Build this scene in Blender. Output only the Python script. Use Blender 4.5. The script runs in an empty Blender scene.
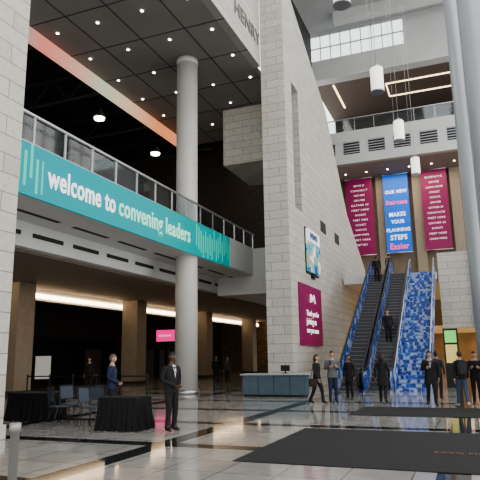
import bpy, bmesh, math, random
from mathutils import Matrix, Vector
random.seed(7)
COL=bpy.context.scene.collection
# ------------------------------------------------------------------ materials
MATS={}
def mat(name,color,rough=0.6,metal=0.0,noise=0.0,nscale=3.0,emit=None,estr=0.0,bump=0.0):
    if name in MATS: return MATS[name]
    m=bpy.data.materials.new(name); m.use_nodes=True; nt=m.node_tree
    b=nt.nodes["Principled BSDF"]
    b.inputs["Base Color"].default_value=(*color,1); b.inputs["Roughness"].default_value=rough
    b.inputs["Metallic"].default_value=metal
    if noise>0 or bump>0:
        tc=nt.nodes.new("ShaderNodeTexCoord"); n=nt.nodes.new("ShaderNodeTexNoise"); n.inputs["Scale"].default_value=nscale
        n.inputs["Detail"].default_value=4
        nt.links.new(tc.outputs["Object"],n.inputs["Vector"])
        if noise>0:
            r=nt.nodes.new("ShaderNodeValToRGB")
            r.color_ramp.elements[0].position=0.3; r.color_ramp.elements[1].position=0.7
            r.color_ramp.elements[0].color=(*[c*(1-noise) for c in color],1)
            r.color_ramp.elements[1].color=(*[min(1,c*(1+noise)) for c in color],1)
            nt.links.new(n.outputs["Fac"],r.inputs["Fac"]); nt.links.new(r.outputs["Color"],b.inputs["Base Color"])
        if bump>0:
            bp=nt.nodes.new("ShaderNodeBump"); bp.inputs["Strength"].default_value=bump; bp.inputs["Distance"].default_value=0.02
            nt.links.new(n.outputs["Fac"],bp.inputs["Height"]); nt.links.new(bp.outputs["Normal"],b.inputs["Normal"])
    if emit:
        b.inputs["Emission Color"].default_value=(*emit,1); b.inputs["Emission Strength"].default_value=estr
    MATS[name]=m; return m
def M(nt,op,a,b=None,c=None):
    n=nt.nodes.new("ShaderNodeMath"); n.operation=op
    for i,v in enumerate((a,b,c)):
        if v is None: continue
        if isinstance(v,(int,float)): n.inputs[i].default_value=v
        else: nt.links.new(v,n.inputs[i])
    return n.outputs[0]
def mixc(nt,f,a,b):
    n=nt.nodes.new("ShaderNodeMix"); n.data_type='RGBA'
    if isinstance(f,(int,float)): n.inputs[0].default_value=f
    else: nt.links.new(f,n.inputs[0])
    for i,v in ((6,a),(7,b)):
        if isinstance(v,tuple): n.inputs[i].default_value=(*v,1)
        else: nt.links.new(v,n.inputs[i])
    return n.outputs[2]
def xyz(nt):
    tc=nt.nodes.new("ShaderNodeTexCoord"); s=nt.nodes.new("ShaderNodeSeparateXYZ")
    nt.links.new(tc.outputs["Object"],s.inputs[0]); return tc,s.outputs[0],s.outputs[1],s.outputs[2]
def stone(name,c1,c2,mort,w=1.2,h=0.45,rough=0.55):
    m=bpy.data.materials.new(name); m.use_nodes=True; nt=m.node_tree; b=nt.nodes["Principled BSDF"]
    tc,x,y,z=xyz(nt); u=M(nt,'ADD',x,y); cb=nt.nodes.new("ShaderNodeCombineXYZ")
    nt.links.new(u,cb.inputs[0]); nt.links.new(z,cb.inputs[1])
    br=nt.nodes.new("ShaderNodeTexBrick"); nt.links.new(cb.outputs[0],br.inputs["Vector"])
    br.inputs["Scale"].default_value=1; br.inputs["Brick Width"].default_value=w; br.inputs["Row Height"].default_value=h
    br.inputs["Mortar Size"].default_value=0.014; br.inputs["Color1"].default_value=(*c1,1); br.inputs["Color2"].default_value=(*c2,1)
    br.inputs["Mortar"].default_value=(*mort,1)
    n=nt.nodes.new("ShaderNodeTexNoise"); n.inputs["Scale"].default_value=6; n.inputs["Detail"].default_value=5
    nt.links.new(tc.outputs["Object"],n.inputs["Vector"])
    f=M(nt,'MULTIPLY_ADD',n.outputs["Fac"],0.4,0.8)
    vm=nt.nodes.new("ShaderNodeVectorMath"); vm.operation='SCALE'; nt.links.new(br.outputs["Color"],vm.inputs[0]); nt.links.new(f,vm.inputs["Scale"])
    nt.links.new(vm.outputs[0],b.inputs["Base Color"]); b.inputs["Roughness"].default_value=rough
    bp=nt.nodes.new("ShaderNodeBump"); bp.inputs["Strength"].default_value=0.35; bp.inputs["Distance"].default_value=0.02
    nt.links.new(n.outputs["Fac"],bp.inputs["Height"]); nt.links.new(bp.outputs["Normal"],b.inputs["Normal"])
    return m
def glassmat(name,tint=(0.9,0.95,0.96),gl=0.08):
    m=bpy.data.materials.new(name); m.use_nodes=True; nt=m.node_tree; nt.nodes.clear()
    o=nt.nodes.new("ShaderNodeOutputMaterial"); t=nt.nodes.new("ShaderNodeBsdfTransparent"); t.inputs[0].default_value=(*tint,1)
    g=nt.nodes.new("ShaderNodeBsdfGlossy"); g.inputs["Roughness"].default_value=0.05
    mx=nt.nodes.new("ShaderNodeMixShader"); mx.inputs[0].default_value=gl
    nt.links.new(t.outputs[0],mx.inputs[1]); nt.links.new(g.outputs[0],mx.inputs[2]); nt.links.new(mx.outputs[0],o.inputs[0]); return m
def floormat():
    m=bpy.data.materials.new("polished_tile_floor"); m.use_nodes=True; nt=m.node_tree; b=nt.nodes["Principled BSDF"]
    tc,x,y,z=xyz(nt)
    br=nt.nodes.new("ShaderNodeTexBrick"); nt.links.new(tc.outputs["Object"],br.inputs["Vector"])
    br.offset=0.0; br.inputs["Scale"].default_value=1; br.inputs["Brick Width"].default_value=0.9; br.inputs["Row Height"].default_value=0.9
    br.inputs["Mortar Size"].default_value=0.012
    br.inputs["Color1"].default_value=(0.44,0.43,0.41,1); br.inputs["Color2"].default_value=(0.36,0.35,0.335,1); br.inputs["Mortar"].default_value=(0.18,0.175,0.17,1)
    def stripe(v,per,off,wd):
        a=M(nt,'ADD',v,off); mo=M(nt,'FLOORED_MODULO',a,per); return M(nt,'LESS_THAN',mo,wd)
    s=M(nt,'MAXIMUM',stripe(y,3.6,-2.9,0.45),stripe(x,5.4,0.6,0.45))
    n=nt.nodes.new("ShaderNodeTexNoise"); n.inputs["Scale"].default_value=2.5; n.inputs["Detail"].default_value=6
    nt.links.new(tc.outputs["Object"],n.inputs["Vector"])
    c=mixc(nt,s,br.outputs["Color"],(0.02,0.022,0.024))
    f=M(nt,'MULTIPLY_ADD',n.outputs["Fac"],0.5,0.75)
    vm=nt.nodes.new("ShaderNodeVectorMath"); vm.operation='SCALE'; nt.links.new(c,vm.inputs[0]); nt.links.new(f,vm.inputs["Scale"])
    nt.links.new(vm.outputs[0],b.inputs["Base Color"])
    r=M(nt,'MULTIPLY_ADD',n.outputs["Fac"],0.10,0.04); nt.links.new(r,b.inputs["Roughness"])
    b.inputs["Specular IOR Level"].default_value=1.0
    return m
def bluepattern(name):
    m=bpy.data.materials.new(name); m.use_nodes=True; nt=m.node_tree; b=nt.nodes["Principled BSDF"]
    tc,x,y,z=xyz(nt)
    # small lettering-like blocks on a royal blue ground, laid along the slope
    u=M(nt,'MULTIPLY',M(nt,'ADD',x,0.0),6.0); v=M(nt,'MULTIPLY',y,2.2)
    cb=nt.nodes.new("ShaderNodeCombineXYZ"); nt.links.new(u,cb.inputs[0]); nt.links.new(v,cb.inputs[1]); nt.links.new(M(nt,'MULTIPLY',z,2.2),cb.inputs[2])
    vo=nt.nodes.new("ShaderNodeTexVoronoi"); vo.inputs["Scale"].default_value=1.0; vo.distance='CHEBYCHEV'; nt.links.new(cb.outputs[0],vo.inputs["Vector"])
    n=nt.nodes.new("ShaderNodeTexNoise"); n.inputs["Scale"].default_value=2.5; nt.links.new(tc.outputs["Object"],n.inputs["Vector"])
    f=M(nt,'MULTIPLY',M(nt,'GREATER_THAN',vo.outputs["Distance"],0.46),0.8)
    f2=M(nt,'GREATER_THAN',n.outputs["Fac"],0.55)
    c=mixc(nt,f2,(0.010,0.05,0.30),(0.015,0.13,0.55)); c=mixc(nt,f,c,(0.40,0.52,0.72))
    nt.links.new(c,b.inputs["Base Color"]); b.inputs["Roughness"].default_value=0.4
    return m
def bannermat():
    m=bpy.data.materials.new("teal_banner_print"); m.use_nodes=True; nt=m.node_tree; b=nt.nodes["Principled BSDF"]
    tc,x,y,z=xyz(nt)
    g=M(nt,'MULTIPLY_ADD',y,1/17.0,-12.0/17.0)
    c=mixc(nt,g,(0.0,0.27,0.33),(0.0,0.30,0.30))
    st=M(nt,'LESS_THAN',M(nt,'FLOORED_MODULO',y,0.26),0.12)
    fl=M(nt,'FLOOR',M(nt,'DIVIDE',y,0.26))
    wn=nt.nodes.new("ShaderNodeTexWhiteNoise"); wn.noise_dimensions='1D'; nt.links.new(fl,wn.inputs["W"])
    hz=M(nt,'MULTIPLY_ADD',wn.outputs["Value"],0.7,6.75)
    ab=M(nt,'GREATER_THAN',M(nt,'ADD',z,0.25),hz); lo=M(nt,'LESS_THAN',z,M(nt,'ADD',hz,0.85))
    ends=M(nt,'MAXIMUM',M(nt,'LESS_THAN',y,13.6),M(nt,'GREATER_THAN',y,24.4))
    f=M(nt,'MULTIPLY',M(nt,'MULTIPLY',st,ends),M(nt,'MULTIPLY',ab,lo))
    c=mixc(nt,f,c,(0.08,0.58,0.44))
    nt.links.new(c,b.inputs["Base Color"]); nt.links.new(c,b.inputs["Emission Color"]); b.inputs["Emission Strength"].default_value=0.3
    b.inputs["Roughness"].default_value=0.5
    return m
def washmat():  # coloured wall wash put into the surface as an emission gradient
    m=bpy.data.materials.new("painted_rainbow_wash"); m.use_nodes=True; nt=m.node_tree; b=nt.nodes["Principled BSDF"]
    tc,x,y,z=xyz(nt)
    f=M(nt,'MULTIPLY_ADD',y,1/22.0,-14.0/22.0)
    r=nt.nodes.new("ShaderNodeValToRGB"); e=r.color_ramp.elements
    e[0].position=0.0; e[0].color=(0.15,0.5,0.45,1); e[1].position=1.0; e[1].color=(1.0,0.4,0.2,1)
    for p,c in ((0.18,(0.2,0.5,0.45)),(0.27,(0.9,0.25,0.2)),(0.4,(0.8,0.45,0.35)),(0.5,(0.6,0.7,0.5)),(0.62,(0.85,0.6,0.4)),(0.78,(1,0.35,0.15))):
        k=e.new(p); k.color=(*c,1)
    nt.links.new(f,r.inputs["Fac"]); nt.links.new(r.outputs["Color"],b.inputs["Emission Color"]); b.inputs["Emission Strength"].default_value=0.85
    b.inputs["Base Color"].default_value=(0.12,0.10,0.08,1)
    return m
def screenmat():
    m=bpy.data.materials.new("event_screen_image"); m.use_nodes=True; nt=m.node_tree; b=nt.nodes["Principled BSDF"]
    tc,x,y,z=xyz(nt)
    v=nt.nodes.new("ShaderNodeTexNoise"); v.inputs["Scale"].default_value=1.6; nt.links.new(tc.outputs["Object"],v.inputs["Vector"])
    r=nt.nodes.new("ShaderNodeValToRGB"); r.color_ramp.interpolation='CONSTANT'; e=r.color_ramp.elements
    e[0].color=(0.02,0.08,0.25,1); e[1].position=0.62; e[1].color=(0.7,0.8,0.85,1)
    for p,c in ((0.42,(0.05,0.3,0.45)),(0.48,(0.1,0.45,0.5)),(0.54,(0.55,0.3,0.15))):
        k=e.new(p); k.color=(*c,1)
    nt.links.new(v.outputs["Fac"],r.inputs["Fac"])
    hi=M(nt,'GREATER_THAN',z,7.9); c=mixc(nt,hi,r.outputs["Color"],(0.75,0.82,0.85))
    nt.links.new(c,b.inputs["Base Color"]); nt.links.new(c,b.inputs["Emission Color"]); b.inputs["Emission Strength"].default_value=0.4
    return m
LIMESTONE=stone("limestone_blocks",(0.54,0.52,0.475),(0.47,0.45,0.415),(0.25,0.24,0.22))
WARMSTONE=stone("warm_stone_wall",(0.36,0.25,0.15),(0.22,0.155,0.10),(0.12,0.08,0.05),0.5,0.25)
FLOOR=floormat()
SOFFIT=mat("grey_soffit_panels",(0.19,0.18,0.17),0.7,noise=0.08,nscale=0.4)
SEAM=mat("dark_seam",(0.03,0.03,0.03),0.8)
WHITE=mat("white_painted_panel",(0.62,0.63,0.63),0.5,noise=0.05,nscale=0.6)
COLW=mat("column_paint",(0.54,0.53,0.51),0.45,noise=0.05,nscale=0.8)
COLG=mat("column_metal_grey",(0.38,0.41,0.44),0.35,0.2)
CEIL=mat("ceiling_grey",(0.42,0.43,0.44),0.8,noise=0.06,nscale=0.5)
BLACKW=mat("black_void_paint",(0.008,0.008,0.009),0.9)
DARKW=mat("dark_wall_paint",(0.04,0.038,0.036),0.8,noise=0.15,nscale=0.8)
BROWN=mat("brown_ceiling",(0.18,0.145,0.12),0.7,noise=0.1)
BEIGE=mat("beige_column_paint",(0.30,0.245,0.185),0.6,noise=0.08)
STEEL=mat("brushed_steel",(0.5,0.5,0.52),0.3,0.9)
BLACK=mat("black_metal",(0.015,0.015,0.017),0.4,0.3)
RUBBER=mat("black_rubber",(0.01,0.01,0.012),0.45)
GLASS=glassmat("clear_glass")
TEAL=bannermat(); WASH=washmat()
BLUEP=bluepattern("blue_graphic_wrap")
MAG=mat("magenta_print",(0.22,0.006,0.08),0.5,emit=(0.35,0.01,0.12),estr=0.10,noise=0.12,nscale=0.7)
BLUE=mat("blue_print",(0.01,0.13,0.62),0.5,emit=(0.01,0.17,0.72),estr=0.25)
TXTW=mat("white_lettering",(0.9,0.9,0.9),0.5,emit=(1,1,1),estr=0.5)
TXTG=mat("mint_lettering",(0.45,0.9,0.72),0.5,emit=(0.4,0.9,0.7),estr=0.35)
TXTP=mat("pink_lettering",(0.95,0.15,0.35),0.5,emit=(1,0.15,0.35),estr=0.5)
TXTD=mat("dark_lettering",(0.16,0.155,0.15),0.5)
WARML=mat("warm_strip_light",(1,0.8,0.5),0.5,emit=(1,0.74,0.46),estr=7)
LAMP=mat("lamp_glow",(1,1,1),0.5,emit=(1,0.88,0.7),estr=12)
PEND=mat("pendant_shade",(0.9,0.9,0.88),0.4,emit=(1,0.97,0.9),estr=0.8)
MATM=stone("entrance_mat_carpet",(0.030,0.030,0.033),(0.034,0.033,0.036),(0.02,0.02,0.022),0.3,0.3,0.95)
# ------------------------------------------------------------------ geometry helpers
def link(name,me,m=None,parent=None,smooth=False):
    o=bpy.data.objects.new(name,me); COL.objects.link(o)
    if m is not None and len(me.materials)==0: me.materials.append(m)
    if parent is not None: o.parent=parent
    if smooth:
        for p in me.polygons: p.use_smooth=True
    return o
def group(name,loc=(0,0,0),rz=0):
    e=bpy.data.objects.new(name,None); COL.objects.link(e); e.location=loc; e.rotation_euler=(0,0,rz); e.empty_display_size=0.2; return e
def boxes(name,lst,m,parent=None,bevel=0.0):
    bm=bmesh.new()
    for (x0,x1,y0,y1,z0,z1) in lst:
        r=bmesh.ops.create_cube(bm,size=1)
        for v in r['verts']:
            v.co=Vector(((x0+x1)/2+v.co.x*(x1-x0),(y0+y1)/2+v.co.y*(y1-y0),(z0+z1)/2+v.co.z*(z1-z0)))
    if bevel>0: bmesh.ops.bevel(bm,geom=bm.edges[:],offset=bevel,segments=2,affect='EDGES')
    me=bpy.data.meshes.new(name); bm.to_mesh(me); bm.free(); return link(name,me,m,parent)
def box(name,x0,x1,y0,y1,z0,z1,m,parent=None,bevel=0.0): return boxes(name,[(x0,x1,y0,y1,z0,z1)],m,parent,bevel)
def lathe(name,x,y,prof,m,parent=None,seg=40,smooth=True,axis='Z'):
    vs=[];fs=[]
    for (r,z) in prof:
        for i in range(seg):
            a=2*math.pi*i/seg; vs.append((x+r*math.cos(a),y+r*math.sin(a),z))
    n=len(prof)
    for j in range(n-1):
        for i in range(seg):
            k=(i+1)%seg; fs.append((j*seg+i,j*seg+k,(j+1)*seg+k,(j+1)*seg+i))
    fs.append(tuple(range(seg))[::-1]); fs.append(tuple((n-1)*seg+i for i in range(seg)))
    me=bpy.data.meshes.new(name); me.from_pydata(vs,[],fs); me.update()
    o=link(name,me,m,parent)
    if smooth:
        for p in me.polygons:
            if len(p.vertices)==4: p.use_smooth=True
    return o
def prism(name,pts,x0,x1,m,parent=None):
    n=len(pts); vs=[(x0,a,b) for a,b in pts]+[(x1,a,b) for a,b in pts]
    fs=[tuple(range(n)),tuple(range(n,2*n))[::-1]]+[(i,i+n,(i+1)%n+n,(i+1)%n) for i in range(n)]
    me=bpy.data.meshes.new(name); me.from_pydata(vs,[],fs); me.update()
    bm=bmesh.new(); bm.from_mesh(me); bmesh.ops.recalc_face_normals(bm,faces=bm.faces); bm.to_mesh(me); bm.free()
    return link(name,me,m,parent)
def tube_data(path,rad,seg=8,flat=1.0):
    P=[Vector(p) for p in path]; R=rad if isinstance(rad,(list,tuple)) else [rad]*len(P)
    vs=[];fs=[]; up0=Vector((0,0,1))
    for i,p in enumerate(P):
        d=(P[min(i+1,len(P)-1)]-P[max(i-1,0)]).normalized()
        up=up0 if abs(d.dot(up0))<0.95 else Vector((1,0,0))
        s=d.cross(up).normalized(); t=s.cross(d)
        for k in range(seg):
            a=2*math.pi*k/seg; vs.append(p+s*math.cos(a)*R[i]+t*math.sin(a)*R[i]*flat)
    for j in range(len(P)-1):
        for k in range(seg):
            l=(k+1)%seg; fs.append((j*seg+k,j*seg+l,(j+1)*seg+l,(j+1)*seg+k))
    fs.append(tuple(range(seg))[::-1]); fs.append(tuple((len(P)-1)*seg+i for i in range(seg)))
    return vs,fs
def tubes(name,lst,m,parent=None,seg=8):
    V=[];Fc=[]
    for it in lst:
        vs,fs=tube_data(it[0],it[1],seg); o=len(V); V+=vs; Fc+=[tuple(i+o for i in f) for f in fs]
    me=bpy.data.meshes.new(name); me.from_pydata(V,[],Fc); me.update(); return link(name,me,m,parent,smooth=True)
def text(name,body,loc,height_mat,parent=None,width=None,size=1.0,rot=(math.pi/2,0,0),align='LEFT',bold=0.012,maxh=None):
    c=bpy.data.curves.new(name,'FONT'); c.body=body; c.size=size; c.offset=bold*size; c.extrude=0.012; c.align_x=align; c.materials.append(height_mat)
    c.resolution_u=3; c.space_character=1.06
    o=bpy.data.objects.new(name,c); COL.objects.link(o); o.location=loc; o.rotation_euler=rot
    if width:
        bpy.context.view_layer.update(); w=o.dimensions.x; o.scale=(width/w,)*2+(1,)
        if maxh: o.scale[1]=maxh
    if parent is not None: o.parent=parent
    return o
ROTX=(math.pi/2,0,math.pi/2)
# ------------------------------------------------------------------ room shell
box("floor",-34,14,-14,66,-0.3,0,FLOOR)
g=group("ceiling")
box("ceiling_deck",-13,14,-14,51.4,33.2,33.6,CEIL,g)
boxes("ceiling_beams",[(-9.3,14,y,y+0.9,32.2,33.2) for y in range(-8,50,7)],WHITE,g)
g=group("ceiling_soffit")
box("soffit_panel",-18,-9.7,-14,36,17.1,17.5,SOFFIT,g)
boxes("panel_seams",[(-18,-9.3,y,y+0.05,17.085,17.1) for y in range(-11,36,3)]+[(x,x+0.05,-14,36,17.085,17.1) for x in (-16,-13.8,-11.4)],SEAM,g)
box("painted_wash_band",-18.2,-18.0,-14,36,16.35,17.1,WASH,g)  # soffit edge band whose own glow stands in for a light wash
bm=bmesh.new()
for x in (-17.2,-14.9,-12.5,-10.2):
    for y in [9.6+2.6*i for i in range(10)]:
        r=bmesh.ops.create_cone(bm,cap_ends=True,segments=12,radius1=0.07,radius2=0.05,depth=0.03)
        for v in r['verts']: v.co+=Vector((x,y,17.08))
me=bpy.data.meshes.new("ceiling_downlights"); bm.to_mesh(me); bm.free(); link("ceiling_downlights",me,LAMP)
box("wall_upper_left",-9.7,-9.3,-14,26.95,17.1,33.2,LIMESTONE)
g=group("wall_pier")
box("pier_shaft",-9.3,-8.0,27,28.3,0,33.2,LIMESTONE,g); box("pier_base",-9.36,-7.94,26.94,28.36,0,0.25,LIMESTONE,g)
text("wall_lettering","HENRY",(-9.27,23.2,18.2),TXTD,None,width=3.6,size=1.2,rot=ROTX)
g=group("wall_escalator")
prism("wall_body",[(29.7,0),(29.7,21.6),(36.8,18.4),(42.8,12.3),(49.8,8.9),(51,0)],-8.6,-8.0,LIMESTONE,g)
box("wall_below_slot",-8.6,-8.0,28.3,29.7,0,9.4,LIMESTONE,g)
prism("wall_above_slot",[(28.3,16.6),(28.3,22.3),(29.7,21.6),(29.7,16.6)],-8.6,-8.0,LIMESTONE,g)
for y0,y1,z0,z1 in ((33.8,35.2,9.2,9.9),(37.8,39.2,9.2,9.9)):
    box("recess_panel",-7.995,-7.98,y0,y1,z0,z1,DARKW,g)
box("wall_void_back",-12.4,-12.2,36.1,51,8.3,33.1,DARKW)
g=group("stone_pier"); box("pier_shaft",-12.6,-9.5,7.5,10,0,17.05,LIMESTONE,g); box("pier_base",-12.65,-9.45,7.45,10.05,0,0.3,LIMESTONE,g)
box("wall_bulkhead",-13.4,-9.35,31.3,36,13.4,17.08,LIMESTONE)
# ------------------------------------------------------------------ mezzanine left
g=group("mezzanine_balcony")
box("slab",-33.7,-12.05,10.1,34,6.9,8.15,WHITE,g)
box("soffit_step",-14.4,-12.05,10.1,34,6.5,6.9,WHITE,g)
box("inner_downstand",-14.8,-14.4,10.1,62,5.6,6.9,WHITE,g)
boxes("air_slots",[(-14.395,-14.38,y,y+1.7,6.0,6.16) for y in [11.4+2.3*i for i in range(10)]],SEAM,g)
boxes("soffit_diffusers",[(-13.5,-13.3,y,y+2.2,6.49,6.5) for y in [11+3.0*i for i in range(8)]],SEAM,g)
box("end_block",-14.4,-9.4,32.5,34,5.4,8.2,WHITE,g)
box("fascia_end",-12.06,-11.98,28.8,32.5,6.55,8.2,WHITE,g)
g=group("balcony_railing")
boxes("posts",[(-12.12,-12.06,y,y+0.06,8.15,9.15) for y in [10.2+1.5*i for i in range(16)]],STEEL,g)
box("glass_panels",-12.1,-12.085,10.2,33,8.22,9.05,GLASS,g)
box("top_rail",-12.14,-12.04,10.2,33,9.12,9.19,STEEL,g); box("mid_rail",-12.11,-12.07,10.2,33,8.18,8.24,STEEL,g)
g=group("welcome_banner")
box("banner_face",-12.03,-11.95,10.1,28.7,6.5,8.15,TEAL,g)
t=text("lettering_welcome","welcome to",(-11.93,13.8,7.0),TXTW,g,width=3.75,size=1,rot=ROTX,bold=0.018,maxh=1.02)
t=text("lettering_leaders","convening leaders",(-11.93,17.75,7.0),TXTG,g,width=6.0,size=1,rot=ROTX,bold=0.018,maxh=1.02)
box("ceiling_lower_left",-34,-14.8,-14,66,5.5,5.7,BROWN)
box("wall_left",-27.2,-27,-14,66,0,5.5,DARKW)
box("wall_far_left",-27,-8.6,62,62.2,0,5.5,WARMSTONE)
g=group("ceiling_light_strip"); box("glowing_strip",-22.1,-22.0,16,61,5.02,5.26,WARML,g); box("strip_housing",-22.5,-22.1,16,61,4.9,5.5,WHITE,g)
for i,y in enumerate((11.5,22.8,33.8,44.8,55.8)):
    g=group("square_column"); box("shaft",-21.8,-20.6,y-0.6,y+0.6,0,5.5,BEIGE,g,0.02); box("plinth",-21.85,-20.55,y-0.65,y+0.65,0,0.2,DARKW,g,0.01)
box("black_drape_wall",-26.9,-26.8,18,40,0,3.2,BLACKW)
g=group("wall_opening_panels")
boxes("panels",[(-26.78,-26.74,y,y+2.0,0.0,2.4) for y in (25,28,36,44,47)],mat("grey_doors",(0.09,0.085,0.08),0.6),g)
g=group("digital_sign"); box("screen",-24.2,-22.5,42,42.05,3.0,3.95,mat("magenta_screen",(0.5,0.0,0.15),0.4,emit=(0.9,0.03,0.25),estr=1.2),g); box("casing",-24.25,-22.45,42.05,42.15,2.95,4.0,BLACK,g)
box("post",-23.45,-23.3,42.15,42.25,0,3.2,BLACK,g)
text("lettering","welcome",(-24.0,41.99,3.4),TXTW,g,width=1.2,size=0.3)
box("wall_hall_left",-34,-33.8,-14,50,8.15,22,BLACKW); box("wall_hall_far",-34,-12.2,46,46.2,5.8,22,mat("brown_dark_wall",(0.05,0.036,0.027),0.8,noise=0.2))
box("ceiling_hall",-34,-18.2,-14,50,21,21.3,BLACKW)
for y in (16,22,28,34,40):
    g=group("roof_truss"); L=[]
    L.append(([(-33.5,y,19.8),(-18.3,y,19.8)],0.12)); L.append(([(-33.5,y,18.2),(-18.3,y,18.2)],0.12))
    for i in range(10):
        a=-33.5+i*1.52; L.append(([(a,y,18.2 if i%2 else 19.8),(a+1.52,y,19.8 if i%2 else 18.2)],0.07))
    L.append(([(-26,y,19.8),(-26,y,21)],0.06))
    tubes("chords",L,mat("truss_paint",(0.014,0.014,0.015),0.7),g,6)
for (x,y) in ((-20,27.4),(-20,34.2),(-26,24),(-27,34)):
    g=group("high_bay_lamp"); lathe("dome",x,y,[(0.06,16.9),(0.12,16.75),(0.35,16.35),(0.4,16.2)],BLACK,g,20)
    lathe("bulb",x,y,[(0.3,16.1),(0.33,16.22)],LAMP,g,20); tubes("cord",[([(x,y,16.9),(x,y,21)],0.02)],BLACK,g)
g=group("shopfront")
box("backing",-33.69,-33.5,20,33.5,8.15,11.5,DARKW,g)
boxes("lit_panels",[(-33.49,-33.42,y,y+0.9,8.6+0.4*(i%3),9.4+0.4*(i%3)) for i,y in enumerate((20.5,22.5,24.3,26,28,30,31.7))],mat("shop_glow",(0.8,0.7,0.6),0.5,emit=(1,0.85,0.7),estr=1.4),g)
# ------------------------------------------------------------------ columns
def roundcol(x,y,z1,r,m):
    g=group("round_column")
    lathe("shaft",x,y,[(r,0.0),(r,5.3),(r,z1)],m,g,56)
    lathe("base_ring",x,y,[(r+0.09,0),(r+0.09,0.12),(r+0.03,0.2)],STEEL,g,56)
    lathe("collar",x,y,[(r+0.01,z1-0.3),(r+0.025,z1-0.27),(r+0.025,z1-0.02)],m,g,56)
roundcol(-12.62,24.75,17.08,0.54,COLW)
roundcol(0.75,30,33.15,0.5,COLG); roundcol(0.85,40,33.15,0.5,COLG); roundcol(1.1,20,33.15,0.5,COLG)
# ------------------------------------------------------------------ far facade Y=51
g=group("wall_far_facade")
box("main_beam",-12.3,14,51,52,28.0,30.2,WHITE,g)
box("beam_lip",-12.3,14,50.8,51,28.0,28.3,WHITE,g)
box("vent_fascia",-12.3,14,51,51.5,19.2,22.4,WHITE,g)
boxes("vents",[(x,x+1.5,50.96,51,20.1,21.3) for x in [-11.8+2.3*i for i in range(9)]],SEAM,g)
boxes("vent_louvres",[(x,x+1.5,50.93,50.96,20.2+0.25*k,20.26+0.25*k) for x in [-11.8+2.3*i for i in range(9)] for k in range(5)],STEEL,g)
box("upper_floor",-12.3,14,51.5,62,22.2,22.4,BROWN,g)
box("upper_back",-12.3,14,61.8,62,22.4,28,DARKW,g)
box("upper_ceiling",-12.3,14,52,62,28.0,28.2,BROWN,g)
boxes("cove_strips",[(-10.5,-10.35,52.3,58,27.93,28.0),(-5.5,1.5,54.0,54.15,27.93,28.0),(-5.5,1.5,57.0,57.15,27.93,28.0),(-5.6,-5.5,54,57.1,27.93,28.0)],mat("cove_glow",(1,0.85,0.6),0.5,emit=(1,0.8,0.5),estr=3),g)
box("lower_ceiling",-12.3,14,51,57,19.0,19.2,BROWN,g)
boxes("lower_ceiling_lights",[(x,x+0.15,53.5,53.65,18.97,19.0) for x in (-10,-8,-6,-4,-2,0)],LAMP,g)
box("back_wall",-12.3,14,56.2,56.5,0,19.2,mat("far_beige_wall",(0.22,0.17,0.12),0.7,noise=0.1),g)
boxes("wall_pilasters",[(x,x+0.9,55.6,56.2,7,19.0) for x in (-7.4,-3.95,-0.5)],BEIGE,g)
g=group("glass_balustrade"); box("glass",-12.3,14,51.05,51.08,22.4,23.6,GLASS,g); box("top_rail",-12.3,14,51.0,51.1,23.6,23.68,STEEL,g)
boxes("posts",[(x,x+0.06,51.03,51.09,22.4,23.6) for x in [-12+1.8*i for i in range(14)]],STEEL,g)
g=group("window_1")
box("side_wall",-3.3,14,51,51.4,30.2,33.2,WHITE,g)
boxes("mullions",[(x-0.04,x+0.04,51.1,51.25,30.2,33.0) for x in [-12.3+1.0*i for i in range(10)]]+[(-12.3,-3.3,51.1,51.25,31.55,31.63),(-12.3,-3.3,51.1,51.25,32.9,33.2)],WHITE,g)
box("glass",-12.3,-3.3,51.16,51.18,30.2,33.0,GLASS,g)
def hang(x0,x1,m,kind):
    g=group("hanging_banner"); box("cloth",x0,x1,55.2,55.24,11.2,18.9,m,g)
    tubes("poles",[([(x0-0.05,55.22,18.95),(x1+0.05,55.22,18.95)],0.05),([(x0-0.05,55.22,11.15),(x1+0.05,55.22,11.15)],0.05)],STEEL,g)
    cx=(x0+x1)/2; w=x1-x0
    if kind:
        for s,z,mm,ww in (("OUR NEW",17.0,TXTW,.88),("Staircase",15.9,TXTP,.85),("MAKES",14.7,TXTW,.66),("YOUR",14.0,TXTW,.55),("PLANNING",13.2,TXTW,.92),("STEPS",12.4,TXTW,.66),("Easier",11.5,TXTP,.75)):
            t=text("lettering",s,(cx,55.18,z),mm,g,width=w*ww,size=1,align='CENTER',bold=0.025); t.scale[1]*=1.15
    else:
        for i in range(13):
            z=18.1-i*0.5
            t=text("lettering",random.choice(["MEET HERE","INNOVATE","GATHER 24","CONNECT","LEARN MORE","EVENTS"]),(cx,55.18,z),TXTW,g,width=w*random.choice([.4,.55,.65]),size=1,align='CENTER',bold=-0.01); t.scale[1]=0.26
hang(-10.3,-7.7,MAG,0); hang(-6.65,-4.3,BLUE,1); hang(-3.1,-0.75,MAG,0)
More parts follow.
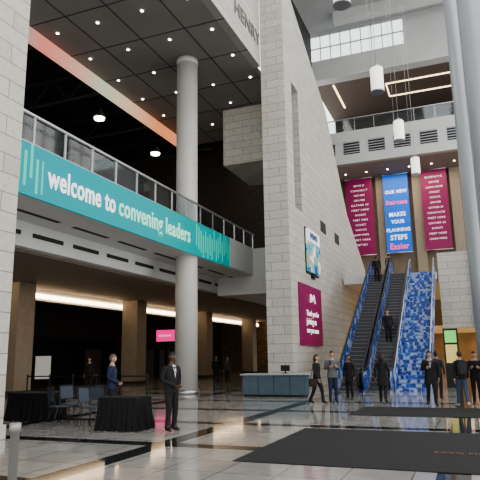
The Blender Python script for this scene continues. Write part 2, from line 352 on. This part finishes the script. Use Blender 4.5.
# ------------------------------------------------------------------ level 2 landing & bulkhead
g=group("floor_upper_landing")
box("landing_slab",-7.9,-1.7,39.65,55.5,6.5,7.0,WHITE,g); box("landing_slab_side",-1.7,14,40.7,55.5,6.5,7.0,WHITE,g)
box("wall_bulkhead_right",-1.6,14,40,40.6,3.3,8.3,LIMESTONE)
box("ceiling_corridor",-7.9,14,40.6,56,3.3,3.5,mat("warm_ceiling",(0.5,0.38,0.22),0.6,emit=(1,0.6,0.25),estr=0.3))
box("wall_corridor_back",-7.9,14,50,50.3,0,3.3,mat("warm_wall",(0.36,0.25,0.14),0.6,noise=0.25,nscale=0.8))
g=group("information_kiosk"); box("screen",-1.2,-0.65,30.95,31.0,2.2,2.8,mat("green_screen",(0.1,0.5,0.1),0.4,emit=(0.3,0.8,0.2),estr=0.6),g)
box("screen_lower",-1.2,-0.65,30.95,31.0,1.2,2.1,mat("yellow_screen",(0.6,0.5,0.15),0.4,emit=(0.7,0.55,0.2),estr=0.5),g); box("frame",-1.28,-0.57,31.0,31.1,0,2.9,BLACK,g)
# ------------------------------------------------------------------ escalators
Y0,Y1,H=27.5,39.6,7.0
def escalator(x0,x1):
    g=group("escalator"); w=0.09
    prism("truss_casing",[(Y0-1.2,0),(Y0-1.2,0.02),(Y0,0.02),(Y1,H-0.12),(Y1+0.4,H-0.12),(Y1+0.4,6.0),(Y1-0.6,6.0),(Y0+1.6,0)],x0+0.02,x1-0.02,BLACK,g)
    for a,b in ((x0,x0+w),(x1-w,x1)):
        prism("balustrade",[(Y0-1.2,0.0),(Y0-1.35,0.55),(Y0-1.2,0.92),(Y0,0.98),(Y1,H+0.95),(Y1+1.0,H+0.95),(Y1+1.2,H+0.5),(Y1+1.0,H),(Y1,H-0.3),(Y0+0.6,0)],a+0.02,b-0.02,BLUEP,g)
        prism("skirt_board",[(Y0-1.0,0.0),(Y0-1.0,0.14),(Y0,0.18),(Y1,H+0.16),(Y1+0.9,H+0.12),(Y1+0.9,H-0.1),(Y1,H-0.1),(Y0,-0.02)],a-0.0,b+0.0,STEEL,g)
        c=(a+b)/2
        tubes("handrail",[([(c,Y0-1.1,0.12),(c,Y0-1.33,0.3),(c,Y0-1.4,0.6),(c,Y0-1.28,0.88),(c,Y0-1.0,1.0),(c,Y0,1.03),(c,Y1,H+1.02),(c,Y1+0.9,H+1.02),(c,Y1+1.2,H+0.85),(c,Y1+1.25,H+0.5),(c,Y1+1.0,H+0.1)],0.055)],RUBBER,g,10)
    n=34; L=[]; E=[]
    for i in range(n):
        y=Y0+(Y1-Y0)*i/n; z=H*(i+1)/n; dy=(Y1-Y0)/n
        L.append((x0+w,x1-w,y,y+dy,z-0.3 if z>0.3 else 0,z)); E.append((x0+w,x1-w,y-0.006,y+0.03,z-0.03,z+0.004))
    boxes("steps",L,mat("step_metal",(0.07,0.07,0.075),0.4,0.4),g); boxes("step_edges",E,mat("step_edge_paint",(0.2,0.2,0.21),0.5),g)
    box("comb_plate",x0+w,x1-w,Y0-1.0,Y0,0.0,0.03,STEEL,g); box("comb_plate_top",x0+w,x1-w,Y1,Y1+0.9,H-0.02,H+0.02,STEEL,g)
escalator(-6.0,-4.75); escalator(-4.65,-3.4)
g=group("staircase"); L=[];R=[]
n=40
for i in range(n):
    dy=(Y1-Y0)/n; y=Y0+dy*i; z=H*(i+1)/n
    L.append((-3.3,-1.85,y,Y1 if i==n-1 else y+dy+0.02,max(0,z-0.6),z-0.0)); R.append((-3.3,-1.85,y-0.012,y,z-H/n,z-0.02))
boxes("treads",L,mat("stair_tread",(0.12,0.16,0.27),0.5),g); boxes("graphic_risers",R,BLUEP,g)
for x in (-3.34,-1.82):
    prism("side_panel",[(Y0-0.2,0),(Y0-0.2,0.5),(Y1,H+0.45),(Y1,H-0.5),(Y0+0.7,0)],x-0.03,x+0.03,BLUEP,g)
    tubes("handrail",[([(x,Y0-0.2,0.95),(x,Y1,H+0.95),(x,Y1+0.8,H+0.95)],0.03)]+[([(x,Y0-0.2+(Y1-Y0+0.2)*k/8,H*max(0,(k/8-0.01))),(x,Y0-0.2+(Y1-Y0+0.2)*k/8,0.95+H*k/8)],0.02) for k in range(9)],STEEL,g)
# ------------------------------------------------------------------ wall signs
g=group("wall_sign"); box("panel",-7.99,-7.9,28.2,32.8,2.2,5.4,MAG,g)
tubes("logo_mark",[([(-7.88,30.2,4.5),(-7.88,30.3,4.9),(-7.88,30.6,4.6),(-7.88,30.9,4.9),(-7.88,31.2,4.5)],0.06)],TXTW,g)
for s,z,w in (("Thank you for",3.75,2.6),("joining us",3.3,2.0),("see you soon",2.85,2.4)): text("lettering",s,(-7.87,29.3,z),TXTW,g,width=w,size=1,rot=ROTX,bold=0.0)
g=group("wall_screen"); box("display",-7.95,-7.8,30.0,32.6,6.2,8.6,screenmat(),g)
box("casing",-7.99,-7.95,29.9,32.7,6.1,8.7,BLACK,g); box("bracket",-8.0,-7.9,31.0,31.6,5.9,6.2,BLACK,g)
text("lettering","EVENTS",(-7.78,30.3,8.1),mat("navy_lettering",(0.02,0.05,0.2),0.5),g,width=1.6,size=1,rot=ROTX)
# ------------------------------------------------------------------ pendants
for x,y,z in ((-2.65,15.2,12.3),(-2.5,21.2,12.2),(-2.35,27.4,12.4),(-2.1,33.6,12.5)):
    g=group("pendant_lamp"); r=0.25
    lathe("shade",x,y,[(r-.02,z-0.5),(r,z-0.46),(r,z+0.46),(r-.02,z+0.5)],PEND,g,28)
    lathe("rims",x,y,[(r+.01,z-0.53),(r+.015,z-0.48)],STEEL,g,28); lathe("top_cap",x,y,[(r,z+0.48),(r-.05,z+0.55),(0.05,z+0.65)],STEEL,g,28)
    tubes("cables",[([(x,y,z+0.6),(x,y,33.2)],0.012),([(x-0.2,y,z+0.5),(x-0.2,y,33.2)],0.008)],STEEL,g,5)
# ------------------------------------------------------------------ unseen curtain walls, added open so the sky lights the hall
g=group("added_open_wall_right")
boxes("mullions",[(13.8,14,y,y+0.15,0,33.2) for y in range(-14,52,3)]+[(13.8,14,-14,51,z,z+0.12) for z in range(3,33,3)],STEEL,g)  # added unseen grid, left open for sky light
g=group("added_open_wall_rear")
boxes("mullions",[(x,x+0.15,-14,-13.8,0,33.2) for x in range(-9,14,3)]+[(-9,14,-14,-13.8,z,z+0.12) for z in range(3,33,3)],STEEL,g)  # added unseen grid, left open for sky light
# ------------------------------------------------------------------ floor mats
g=group("entrance_mat"); box("carpet",-3.75,3.5,9.0,13.4,0,0.012,MATM,g,0.004)
text("mat_logo","EXPO HALL",(-0.75,10.6,0.014),mat("mat_print",(0.16,0.09,0.07),0.9),g,width=1.0,size=1,rot=(0,0,0))
g=group("entrance_mat"); box("carpet",-3.4,3.5,16.6,19.4,0,0.012,MATM,g,0.004)
# ------------------------------------------------------------------ furniture
g=group("reception_desk")
DB=mat("desk_blue_panel",(0.075,0.115,0.15),0.35,noise=0.1)
box("body",-9.2,-6.45,23.3,24.0,0.08,0.88,DB,g,0.02); box("counter",-9.28,-6.37,23.2,24.1,0.88,0.94,mat("counter_top",(0.38,0.42,0.44),0.3),g,0.01)
box("toe_kick",-9.15,-6.5,23.35,23.95,0,0.08,BLACK,g); boxes("panel_joints",[(x,x+0.02,23.285,23.3,0.1,0.86) for x in (-8.5,-7.8,-7.1)],SEAM,g)
g=group("computer_monitor"); box("screen",-7.6,-7.2,23.7,23.73,1.04,1.28,BLACK,g,0.005); box("stand",-7.43,-7.37,23.72,23.75,0.94,1.1,BLACK,g); box("foot",-7.5,-7.3,23.65,23.8,0.94,0.955,BLACK,g)
CLOTH=mat("black_tablecloth",(0.006,0.006,0.007),0.9,noise=0.3,nscale=4)
def table(x0,x1,y0,y1):
    g=group("draped_table"); vs=[];fs=[]; N=96; cx,cy=(x0+x1)/2,(y0+y1)/2; hx,hy=(x1-x0)/2,(y1-y0)/2
    for lv,(z,s,wv) in enumerate(((0.755,0.0,0),(0.745,0.01,0),(0.4,0.02,0.018),(0.01,0.05,0.04))):
        for i in range(N):
            t=i/N*4; k=int(t); f=t-k
            px,py=[(-1+2*f,-1),(1,-1+2*f),(1-2*f,1),(-1,1-2*f)][k]
            o=s+wv*math.sin(i*1.9+0.3*math.sin(i))
            nx,ny=[(0,-1),(1,0),(0,1),(-1,0)][k]
            vs.append((cx+px*(hx+s)+nx*o,cy+py*(hy+s)+ny*o,z))
    for l in range(3):
        for i in range(N):
            j=(i+1)%N; fs.append((l*N+i,l*N+j,(l+1)*N+j,(l+1)*N+i))
    fs.append(tuple(range(N)))
    me=bpy.data.meshes.new("cloth"); me.from_pydata(vs,[],fs); me.update(); link("cloth",me,CLOTH,g)
    box("table_board",x0+0.02,x1-0.02,y0+0.02,y1-0.02,0.71,0.74,BLACK,g)
    boxes("legs",[(a,a+0.04,b,b+0.04,0,0.71) for a in (x0+0.1,x1-0.14) for b in (y0+0.1,y1-0.14)],STEEL,g)
table(-8.4,-7.4,11.9,12.6); table(-12.3,-10.95,13.1,13.85)
def chair(x,y,rz):
    g=group("folding_chair",(x,y,0),rz); fr=mat("chair_frame",(0.05,0.05,0.055),0.4,0.5); pad=mat("chair_pad",(0.06,0.08,0.11),0.8)
    tubes("frame",[([(s*0.22,-0.2,0.0),(s*0.22,-0.18,0.45),(s*0.22,0.18,0.46),(s*0.21,0.26,0.95)],0.014) for s in (-1,1)]+[([(s*0.22,0.24,0),(s*0.22,0.1,0.45)],0.014) for s in (-1,1)]+[([(-0.21,0.26,0.95),(0.21,0.26,0.95)],0.014),([(-0.22,-0.19,0.2),(0.22,-0.19,0.2)],0.01)],fr,g)
    box("seat",-0.22,0.22,-0.22,0.2,0.44,0.48,pad,g,0.015); o=box("backrest",-0.2,0.2,-0.015,0.015,-0.17,0.17,pad,g,0.012); o.location=(0,0.235,0.76); o.rotation_euler=(math.radians(-9),0,0)
chair(-10.1,12.55,2.6); chair(-10.35,13.35,1.2); chair(-9.15,12.6,1.5); chair(-9.5,13.5,3.4)
g=group("easel",(-20.3,23.9,0),0.5)
tubes("legs",[([(-0.35,-0.1,0),(0,0.0,1.9)],0.02),([(0.35,-0.1,0),(0,0,1.9)],0.02),([(0,0.6,0),(0,0,1.85)],0.02),([(-0.3,-0.12,0.7),(0.3,-0.12,0.7)],0.02)],BLACK,g)
o=box("poster_board",-0.38,0.38,-0.16,-0.13,0.72,1.85,mat("white_board",(0.75,0.75,0.74),0.6),g)
def stanchion(x,y,h=1.0,r=0.03,nm="stanchion",m=None):
    m=m or mat("post_metal",(0.12,0.12,0.125),0.35,0.7)
    g=group(nm,(x,y,0)); lathe("base",0,0,[(0.16,0),(0.16,0.02),(0.05,0.05),(r,0.08)],BLACK,g,20); lathe("post",0,0,[(r,0.05),(r,h-0.08),(r*1.25,h-0.08),(r*1.25,h)],m,g,16)
xs=[-19.6+1.3*i for i in range(6)]
for x in xs: stanchion(x,22.0)
boxes("queue_belt",[(x+0.04,x+1.26,21.99,22.01,0.88,0.93) for x in xs[:-1]],BLACK)
stanchion(-4.35,4.75,1.03,0.045,"bollard_post",mat("grey_post",(0.35,0.35,0.34),0.4,0.3))
g=group("sign_stand",(-7.0,12.9,0)); lathe("base",0,0,[(0.15,0),(0.15,0.02),(0.02,0.04)],BLACK,g,20); tubes("pole",[([(0,0,0.03),(0,0,1.1)],0.012)],STEEL,g); box("card",-0.11,0.11,-0.01,0.0,1.0,1.3,BLACK,g)
# ------------------------------------------------------------------ people
def cloth(name,c): return mat("cloth_"+name,c,0.85,noise=0.15,nscale=9)
SKINS=[mat("skin_light",(0.45,0.27,0.19),0.55),mat("skin_mid",(0.26,0.14,0.085),0.55),mat("skin_dark",(0.09,0.045,0.028),0.55)]
HAIRS={'black':mat("hair_black",(0.012,0.010,0.010),0.6),'brown':mat("hair_brown",(0.045,0.024,0.015),0.6),'grey':mat("hair_grey",(0.10,0.09,0.085),0.6),'blond':mat("hair_blond",(0.30,0.19,0.08),0.6)}
SHOE=mat("shoe_leather",(0.012,0.011,0.011),0.35); SHOEW=mat("shoe_white",(0.6,0.6,0.58),0.5)
EYEW=mat("eye_white",(0.7,0.7,0.7),0.3); LIP=mat("lips",(0.35,0.10,0.09),0.5); PUP=mat("pupil",(0.01,0.01,0.01),0.2)
def person(name,x,y,z=0.0,rz=0.0,h=1.74,top=(0.02,0.02,0.025),leg=(0.015,0.015,0.02),skin=0,hair='black',longhair=False,stride=0.0,arms='down',coat=None,shirt=None,shoe=None,bag=None,female=False,headturn=0.0):
    s=h/1.74; g=group(name,(x,y,z),rz); g.scale=(s,s,s)
    f=0.9 if female else 1.04
    sw=0.19*f
    J={}
    J['pel']=(0,0,0.95); J['wai']=(0,0.005,1.10); J['che']=(0,0.0,1.30); J['nb']=(0,0.012,1.45); J['nk']=(0,0.0,1.53); J['hd']=(0,-0.005,1.60)
    Rd={'pel':(.15,.12),'wai':(.135*f,.105*f),'che':(.17*f,.12),'nb':(.10*f,.075),'nk':(.052,.052),'hd':(.05,.05)}
    E=[('pel','wai','t'),('wai','che','t'),('che','nb','t'),('nb','nk','s'),('nk','hd','s')]
    for sd,sg in (('l',1),('r',-1)):
        st=stride*sg
        J['hp'+sd]=(0.09*sg,0,0.88); J['kn'+sd]=(0.095*sg,-0.03-st*0.5,0.49); J['an'+sd]=(0.10*sg,-st*0.9+(0.03 if st>=0 else 0.06),0.09+(0.05 if st<0 else 0)); J['to'+sd]=(0.125*sg,J['an'+sd][1]-0.17,0.035)
        J['he'+sd]=(0.10*sg,J['an'+sd][1]+0.04,0.045+(0.04 if st<0 else 0))
        Rd['hp'+sd]=(.105,.105); Rd['kn'+sd]=(.07,.07); Rd['an'+sd]=(.052,.052); Rd['to'+sd]=(.042,.032); Rd['he'+sd]=(.038,.038)
        J['sh'+sd]=(sw*sg,0.01,1.41); Rd['sh'+sd]=(.072*f,.072*f)
        a=arms
        if arms=='mixed': a='down' if sg>0 else 'phone'
        if a=='down': el=((sw+.065)*sg,0.03+st*0.35,1.13); wr=((sw+.07)*sg,-0.03+st*0.75,0.88)
        elif a=='front': el=((sw+.06)*sg,0.03,1.14); wr=(0.06*sg,-0.20,1.00)
        elif a=='phone': el=((sw+.05)*sg,0.0,1.14); wr=((sw-.06)*sg,-0.24,1.22)
        elif a=='back': el=((sw+.07)*sg,0.06,1.15); wr=(0.07*sg,0.17,0.96)
        J['el'+sd]=el; J['wr'+sd]=wr; Rd['el'+sd]=(.052,.052); Rd['wr'+sd]=(.034,.034)
        E+=[('pel','hp'+sd,'l'),('hp'+sd,'kn'+sd,'l'),('kn'+sd,'an'+sd,'l'),('an'+sd,'to'+sd,'f'),('an'+sd,'he'+sd,'f'),('che','sh'+sd,'t'),('sh'+sd,'el'+sd,'t'),('el'+sd,'wr'+sd,'t')]
    keys=list(J); idx={k:i for i,k in enumerate(keys)}
    me=bpy.data.meshes.new("sk"); me.from_pydata([J[k] for k in keys],[(idx[a],idx[b]) for a,b,_ in E],[]); me.update()
    o=bpy.data.objects.new("sk",me); COL.objects.link(o)
    md=o.modifiers.new("Skin",'SKIN'); md.use_smooth_shade=True
    sv=me.skin_vertices[0].data
    for k in keys: sv[idx[k]].radius=Rd[k]; sv[idx[k]].use_root=(k=='pel')
    sb=o.modifiers.new("Sub",'SUBSURF'); sb.levels=2; sb.render_levels=2
    dg=bpy.context.evaluated_depsgraph_get(); dg.update()
    body=bpy.data.meshes.new_from_object(o.evaluated_get(dg)); bpy.data.objects.remove(o)
    body.name="body"; body.materials.clear()
    mt=cloth("%.3f_%.3f_%.3f"%top,top); ml=cloth("%.3f_%.3f_%.3f"%leg,leg); sk=SKINS[skin]
    for mm in (mt,ml,sk,shoe or SHOE): body.materials.append(mm)
    mi={'t':0,'l':1,'s':2,'f':3}
    segs=[(Vector(J[a]),Vector(J[b]),t) for a,b,t in E]
    for p in body.polygons:
        c=p.center; best=9; bt='t'
        for a,b,t in segs:
            d=b-a; u=max(0,min(1,(c-a).dot(d)/d.length_squared)); q=(a+d*u-c).length
            if q<best: best=q; bt=t
        p.material_index=mi[bt]; p.use_smooth=True
    link("body",body,None,g)
    hem=coat if coat else 0.86
    rings=[(1.475,.065,.06,.012),(1.455,.11*f,.085,.012),(1.42,.165*f,.105,.008),(1.32,.187*f,.13,0),(1.2,.17*f,.125,0),(1.08,.158*f,.118,0),(0.97,.178*f,.13,0),(0.88,.188*f,.138,0)]
    if hem<0.84:
        k=1
        while 0.88-0.11*k>hem: rings.append((0.88-0.11*k,.188*f+.008*k,.138+.010*k,0)); k+=1
        rings.append((hem,.19*f+.009*k,.14+.011*k,0))
    else: rings[-1]=(hem,.188*f,.138,0)
    vs=[];fs=[];N=24
    for (zz,rx,ry,oy) in rings:
        for i in range(N):
            a=2*math.pi*i/N; w=1+0.02*math.sin(5*a+zz*9)*(1 if zz<1.0 else 0)
            vs.append((rx*w*math.cos(a),oy+ry*w*math.sin(a),zz))
    for j in range(len(rings)-1):
        for i in range(N):
            k=(i+1)%N; fs.append((j*N+i,(j+1)*N+i,(j+1)*N+k,j*N+k))
    me=bpy.data.meshes.new("jacket"); me.from_pydata(vs,[],fs); me.update(); jo=link("jacket",me,mt,g,True)
    if shirt is not None:
        me=bpy.data.meshes.new("shirt_front"); me.from_pydata([(-.045,-.075,1.47),(.045,-.075,1.47),(.03,-.128,1.33),(0.0,-.133,1.18),(-.03,-.128,1.33)],[],[(0,4,3,2,1)]); me.update(); link("shirt_front",me,cloth("shirt%.2f%.2f%.2f"%shirt,shirt),g)
    hg=group("head_joint"); hg.parent=g; hg.location=(0,-0.015,1.64); hg.rotation_euler=(0,0,headturn)
    bm=bmesh.new(); bmesh.ops.create_uvsphere(bm,u_segments=28,v_segments=20,radius=1.0)
    for v in bm.verts:
        c=v.co.copy(); X,Y,Z=c.x*0.076,c.y*0.095,c.z*0.117
        if c.z<-0.1: t=(-c.z-0.1)/0.9; X*=1-0.35*t; Y=Y*(1-0.30*t)-0.012*t
        if c.y<-0.5: Y*=0.95
        if c.y<-0.8 and -0.42<c.z<0.12 and abs(c.x)<0.22: Y-=0.026*(1-abs(c.x)/0.22)*(1-abs(c.z+0.22)/0.36 if abs(c.z+0.22)<0.36 else 0)
        if c.y<-0.6 and 0.0<c.z<0.22 and 0.2<abs(c.x)<0.55: Y+=0.008
        if c.y<-0.8 and c.z<-0.75: Y-=0.006
        v.co=Vector((X,Y,Z))
    me=bpy.data.meshes.new("head"); bm.to_mesh(me); bm.free(); link("head",me,sk,hg,True)
    def ell(nm,c,r,m):
        bm=bmesh.new(); bmesh.ops.create_uvsphere(bm,u_segments=10,v_segments=8,radius=1.0)
        for v in bm.verts: v.co=Vector((c[0]+v.co.x*r[0],c[1]+v.co.y*r[1],c[2]+v.co.z*r[2]))
        me=bpy.data.meshes.new(nm); bm.to_mesh(me); bm.free(); link(nm,me,m,hg,True)
    for sg in (-1,1):
        ell("eye",(0.03*sg,-0.080,0.012),(0.013,0.009,0.007),EYEW); ell("pupil",(0.03*sg,-0.087,0.012),(0.005,0.004,0.005),PUP)
        ell("ear",(0.077*sg,0.005,0.0),(0.010,0.018,0.030),sk); ell("brow",(0.03*sg,-0.084,0.034),(0.018,0.006,0.004),HAIRS[hair])
    ell("mouth",(0,-0.083,-0.055),(0.022,0.008,0.006),LIP)
    bm=bmesh.new(); bmesh.ops.create_uvsphere(bm,u_segments=28,v_segments=20,radius=1.0)
    for v in bm.verts:
        c=v.co; front=c.y<-0.35
        k=1.10
        if front and c.z<0.42: k=0.85
        elif c.z<-0.35 and not longhair: k=0.85
        elif abs(c.x)>0.7 and c.y<0.1 and c.z<0.05: k=0.9
        Xn,Yn,Zn=c.x*0.076*k,c.y*0.095*k+0.006,c.z*0.117*k
        if longhair and c.z<-0.1 and c.y>-0.35: Zn=Zn*1.0-0.10*min(1,(-c.z)); Xn*=1.25; Yn=max(Yn,0.0)+0.02
        v.co=Vector((Xn,Yn,Zn))
    me=bpy.data.meshes.new("hair"); bm.to_mesh(me); bm.free(); link("hair",me,HAIRS[hair],hg,True)
    for sd,sg in (('l',1),('r',-1)):
        w=Vector(J['wr'+sd]); d=(w-Vector(J['el'+sd])).normalized()
        if arms in('front','back'): d=(d+Vector((-0.6*sg,0,0))).normalized()
        side=d.cross(Vector((1.0*sg,0.2,0))).normalized()
        if side.length<0.1: side=Vector((0,1,0))
        if side.y>0: side=-side
        nrm=d.cross(side).normalized()
        if nrm.x*sg>0: nrm=-nrm
        vsA=[];fsA=[]
        def add(path,rad,seg=8,flat=1.0):
            vs,fs=tube_data(path,rad,seg,flat); o_=len(vsA); vsA.extend(vs); fsA.extend([tuple(i+o_ for i in f_) for f_ in fs])
        for k,off in enumerate((-0.027,-0.009,0.009,0.027)):
            add([w-d*0.01+side*off*0.55,w+d*0.045+side*off,w+d*0.088+side*off*1.05],[0.014,0.0155,0.012])
        for off,ln in ((0.029,0.072),(0.010,0.082),(-0.010,0.076),(-0.028,0.060)):
            b=w+d*0.082+side*off
            add([b,b+d*ln*0.42+nrm*0.006,b+d*ln*0.75+nrm*0.022,b+d*ln*0.92+nrm*0.042],[0.0098,0.009,0.0082,0.006],7)
        b=w+d*0.025+side*0.026
        add([b,b+side*0.026+d*0.024+nrm*0.008,b+side*0.036+d*0.050+nrm*0.018,b+side*0.034+d*0.068+nrm*0.026],[0.014,0.0115,0.010,0.007],7)
        me=bpy.data.meshes.new("hand"); me.from_pydata(vsA,[],fsA); me.update(); link("hand",me,sk,g,True)
    if bag=='backpack':
        box("backpack",-0.15,0.15,0.13,0.29,1.0,1.42,cloth("pack",(0.03,0.03,0.04)),g,0.05)
        tubes("straps",[([(a,0.14,1.40),(a,0.0,1.485),(a,-0.135,1.36),(a*1.2,-0.1,1.12),(a*1.2,0.14,1.05)],0.014) for a in (-0.1,0.1)],BLACK,g)
    if bag=='tote':
        box("tote_bag",-0.36,-0.24,-0.16,0.16,0.62,0.90,cloth("tote",(0.05,0.035,0.03)),g,0.03)
        tubes("strap",[([(-0.3,-0.1,0.88),(-0.24,-0.03,1.25),(-0.18,0.0,1.49),(-0.22,0.05,1.25),(-0.3,0.1,0.88)],0.01)],BLACK,g)
    if bag=='phone':
        box("smartphone",-0.17,-0.095,-0.335,-0.325,1.28,1.42,BLACK,g,0.004)
    return g
BK=(0.012,0.012,0.015); NV=(0.015,0.025,0.06); GR=(0.12,0.125,0.13)
person("man_standing",-6.55,12.1,rz=1.2,h=1.77,top=BK,leg=BK,skin=2,arms='front',shirt=(0.6,0.6,0.6),hair='black')
person("man_standing",-9.0,13.3,rz=1.9,h=1.76,top=NV,leg=BK,skin=0,arms='front',hair='grey')
person("woman_walking",-5.15,20.2,rz=1.3,h=1.68,top=BK,leg=BK,skin=0,stride=0.22,arms='down',hair='brown',longhair=True,female=True,bag='tote')
person("man_standing",-4.7,20.7,rz=0.4,h=1.80,top=GR,leg=NV,skin=0,arms='phone',hair='brown',bag='phone')
person("woman_standing",-4.4,22.2,rz=-0.3,h=1.66,top=BK,leg=BK,skin=1,arms='down',hair='black',longhair=True,female=True,coat=0.7)
person("woman_walking",-3.0,21.0,rz=math.pi,h=1.68,top=BK,leg=BK,skin=1,stride=0.12,arms='down',hair='black',longhair=True,female=True,coat=0.62)
person("man_walking",-1.32,20.1,rz=0.2,h=1.74,top=BK,leg=BK,skin=0,stride=0.15,arms='mixed',hair='brown',coat=0.7,shirt=(0.3,0.3,0.32))
person("man_standing",-1.25,22.8,rz=2.8,h=1.74,top=(0.03,0.03,0.035),leg=BK,skin=1,arms='down',hair='black')
person("woman_walking",-0.38,19.9,rz=3.4,h=1.72,top=BK,leg=(0.05,0.08,0.14),skin=0,stride=0.2,arms='down',hair='brown',female=True,bag='backpack',shoe=SHOEW)
person("man_standing",0.05,20.8,rz=0.0,h=1.70,top=BK,leg=BK,skin=0,arms='phone',hair='black')
def escz(y): return H*(int((y-Y0)/(Y1-Y0)*34)+1)/34
person("escalator_rider",-4.0,31.3,z=escz(31.3),rz=0,h=1.72,top=BK,leg=BK,skin=0,arms='down',hair='brown')
person("escalator_rider",-5.4,38.4,z=escz(38.4),rz=math.pi,h=1.74,top=BK,leg=BK,skin=1,arms='down',hair='black')
person("woman_standing",-4.9,41.2,z=7.0,rz=math.pi,h=1.70,top=(0.05,0.04,0.05),leg=BK,skin=0,arms='down',hair='brown',female=True)
person("man_standing",-18.3,25.0,rz=0.3,h=1.74,top=BK,leg=BK,skin=0,arms='down',hair='brown')
person("man_walking",-15.2,34.0,rz=0.5,h=1.74,top=BK,leg=BK,skin=1,stride=0.2,arms='down',hair='black')
person("woman_walking",-14.6,34.4,rz=0.3,h=1.68,top=(0.08,0.06,0.05),leg=BK,skin=0,stride=0.15,arms='down',hair='black',female=True)
# ------------------------------------------------------------------ light
w=bpy.data.worlds.new("sky"); bpy.context.scene.world=w; w.use_nodes=True
bg=w.node_tree.nodes["Background"]; bg.inputs[0].default_value=(1.0,0.985,0.95,1); bg.inputs[1].default_value=2.2
def area(name,loc,rot,sx,sy,p,c):
    l=bpy.data.lights.new(name,'AREA'); l.shape='RECTANGLE'; l.size=sx; l.size_y=sy; l.energy=p; l.color=c
    o=bpy.data.objects.new(name,l); COL.objects.link(o); o.location=loc; o.rotation_euler=rot; return o
area("overhead_fill",(2,22,32.0),(0,0,0),10,40,2500,(0.95,0.97,1.0))  # added fill light below the solid ceiling deck, no roof opening there
area("lobby_downlight",(-18,30,5.3),(0,0,0),4,40,130,(1,0.75,0.5))
area("landing_downlight",(-4,53,18.8),(0,0,0),8,3,350,(1,0.85,0.65))
area("corridor_downlight",(1,45,3.2),(0,0,0),6,6,160,(1,0.6,0.3))
try: bpy.context.scene.view_settings.look='AgX - Medium High Contrast'
except Exception: pass
# ------------------------------------------------------------------ camera
cam=bpy.data.cameras.new("camera"); cam.lens=570/480*36; cam.sensor_width=36; cam.clip_end=300
co=bpy.data.objects.new("camera",cam); COL.objects.link(co)
co.matrix_world=Matrix.Translation((0,0,1.65))@Matrix.Rotation(math.radians(21.56),4,'Z')@Matrix.Rotation(math.radians(101.6),4,'X')@Matrix.Rotation(math.radians(-0.9),4,'Z')
bpy.context.scene.camera=co
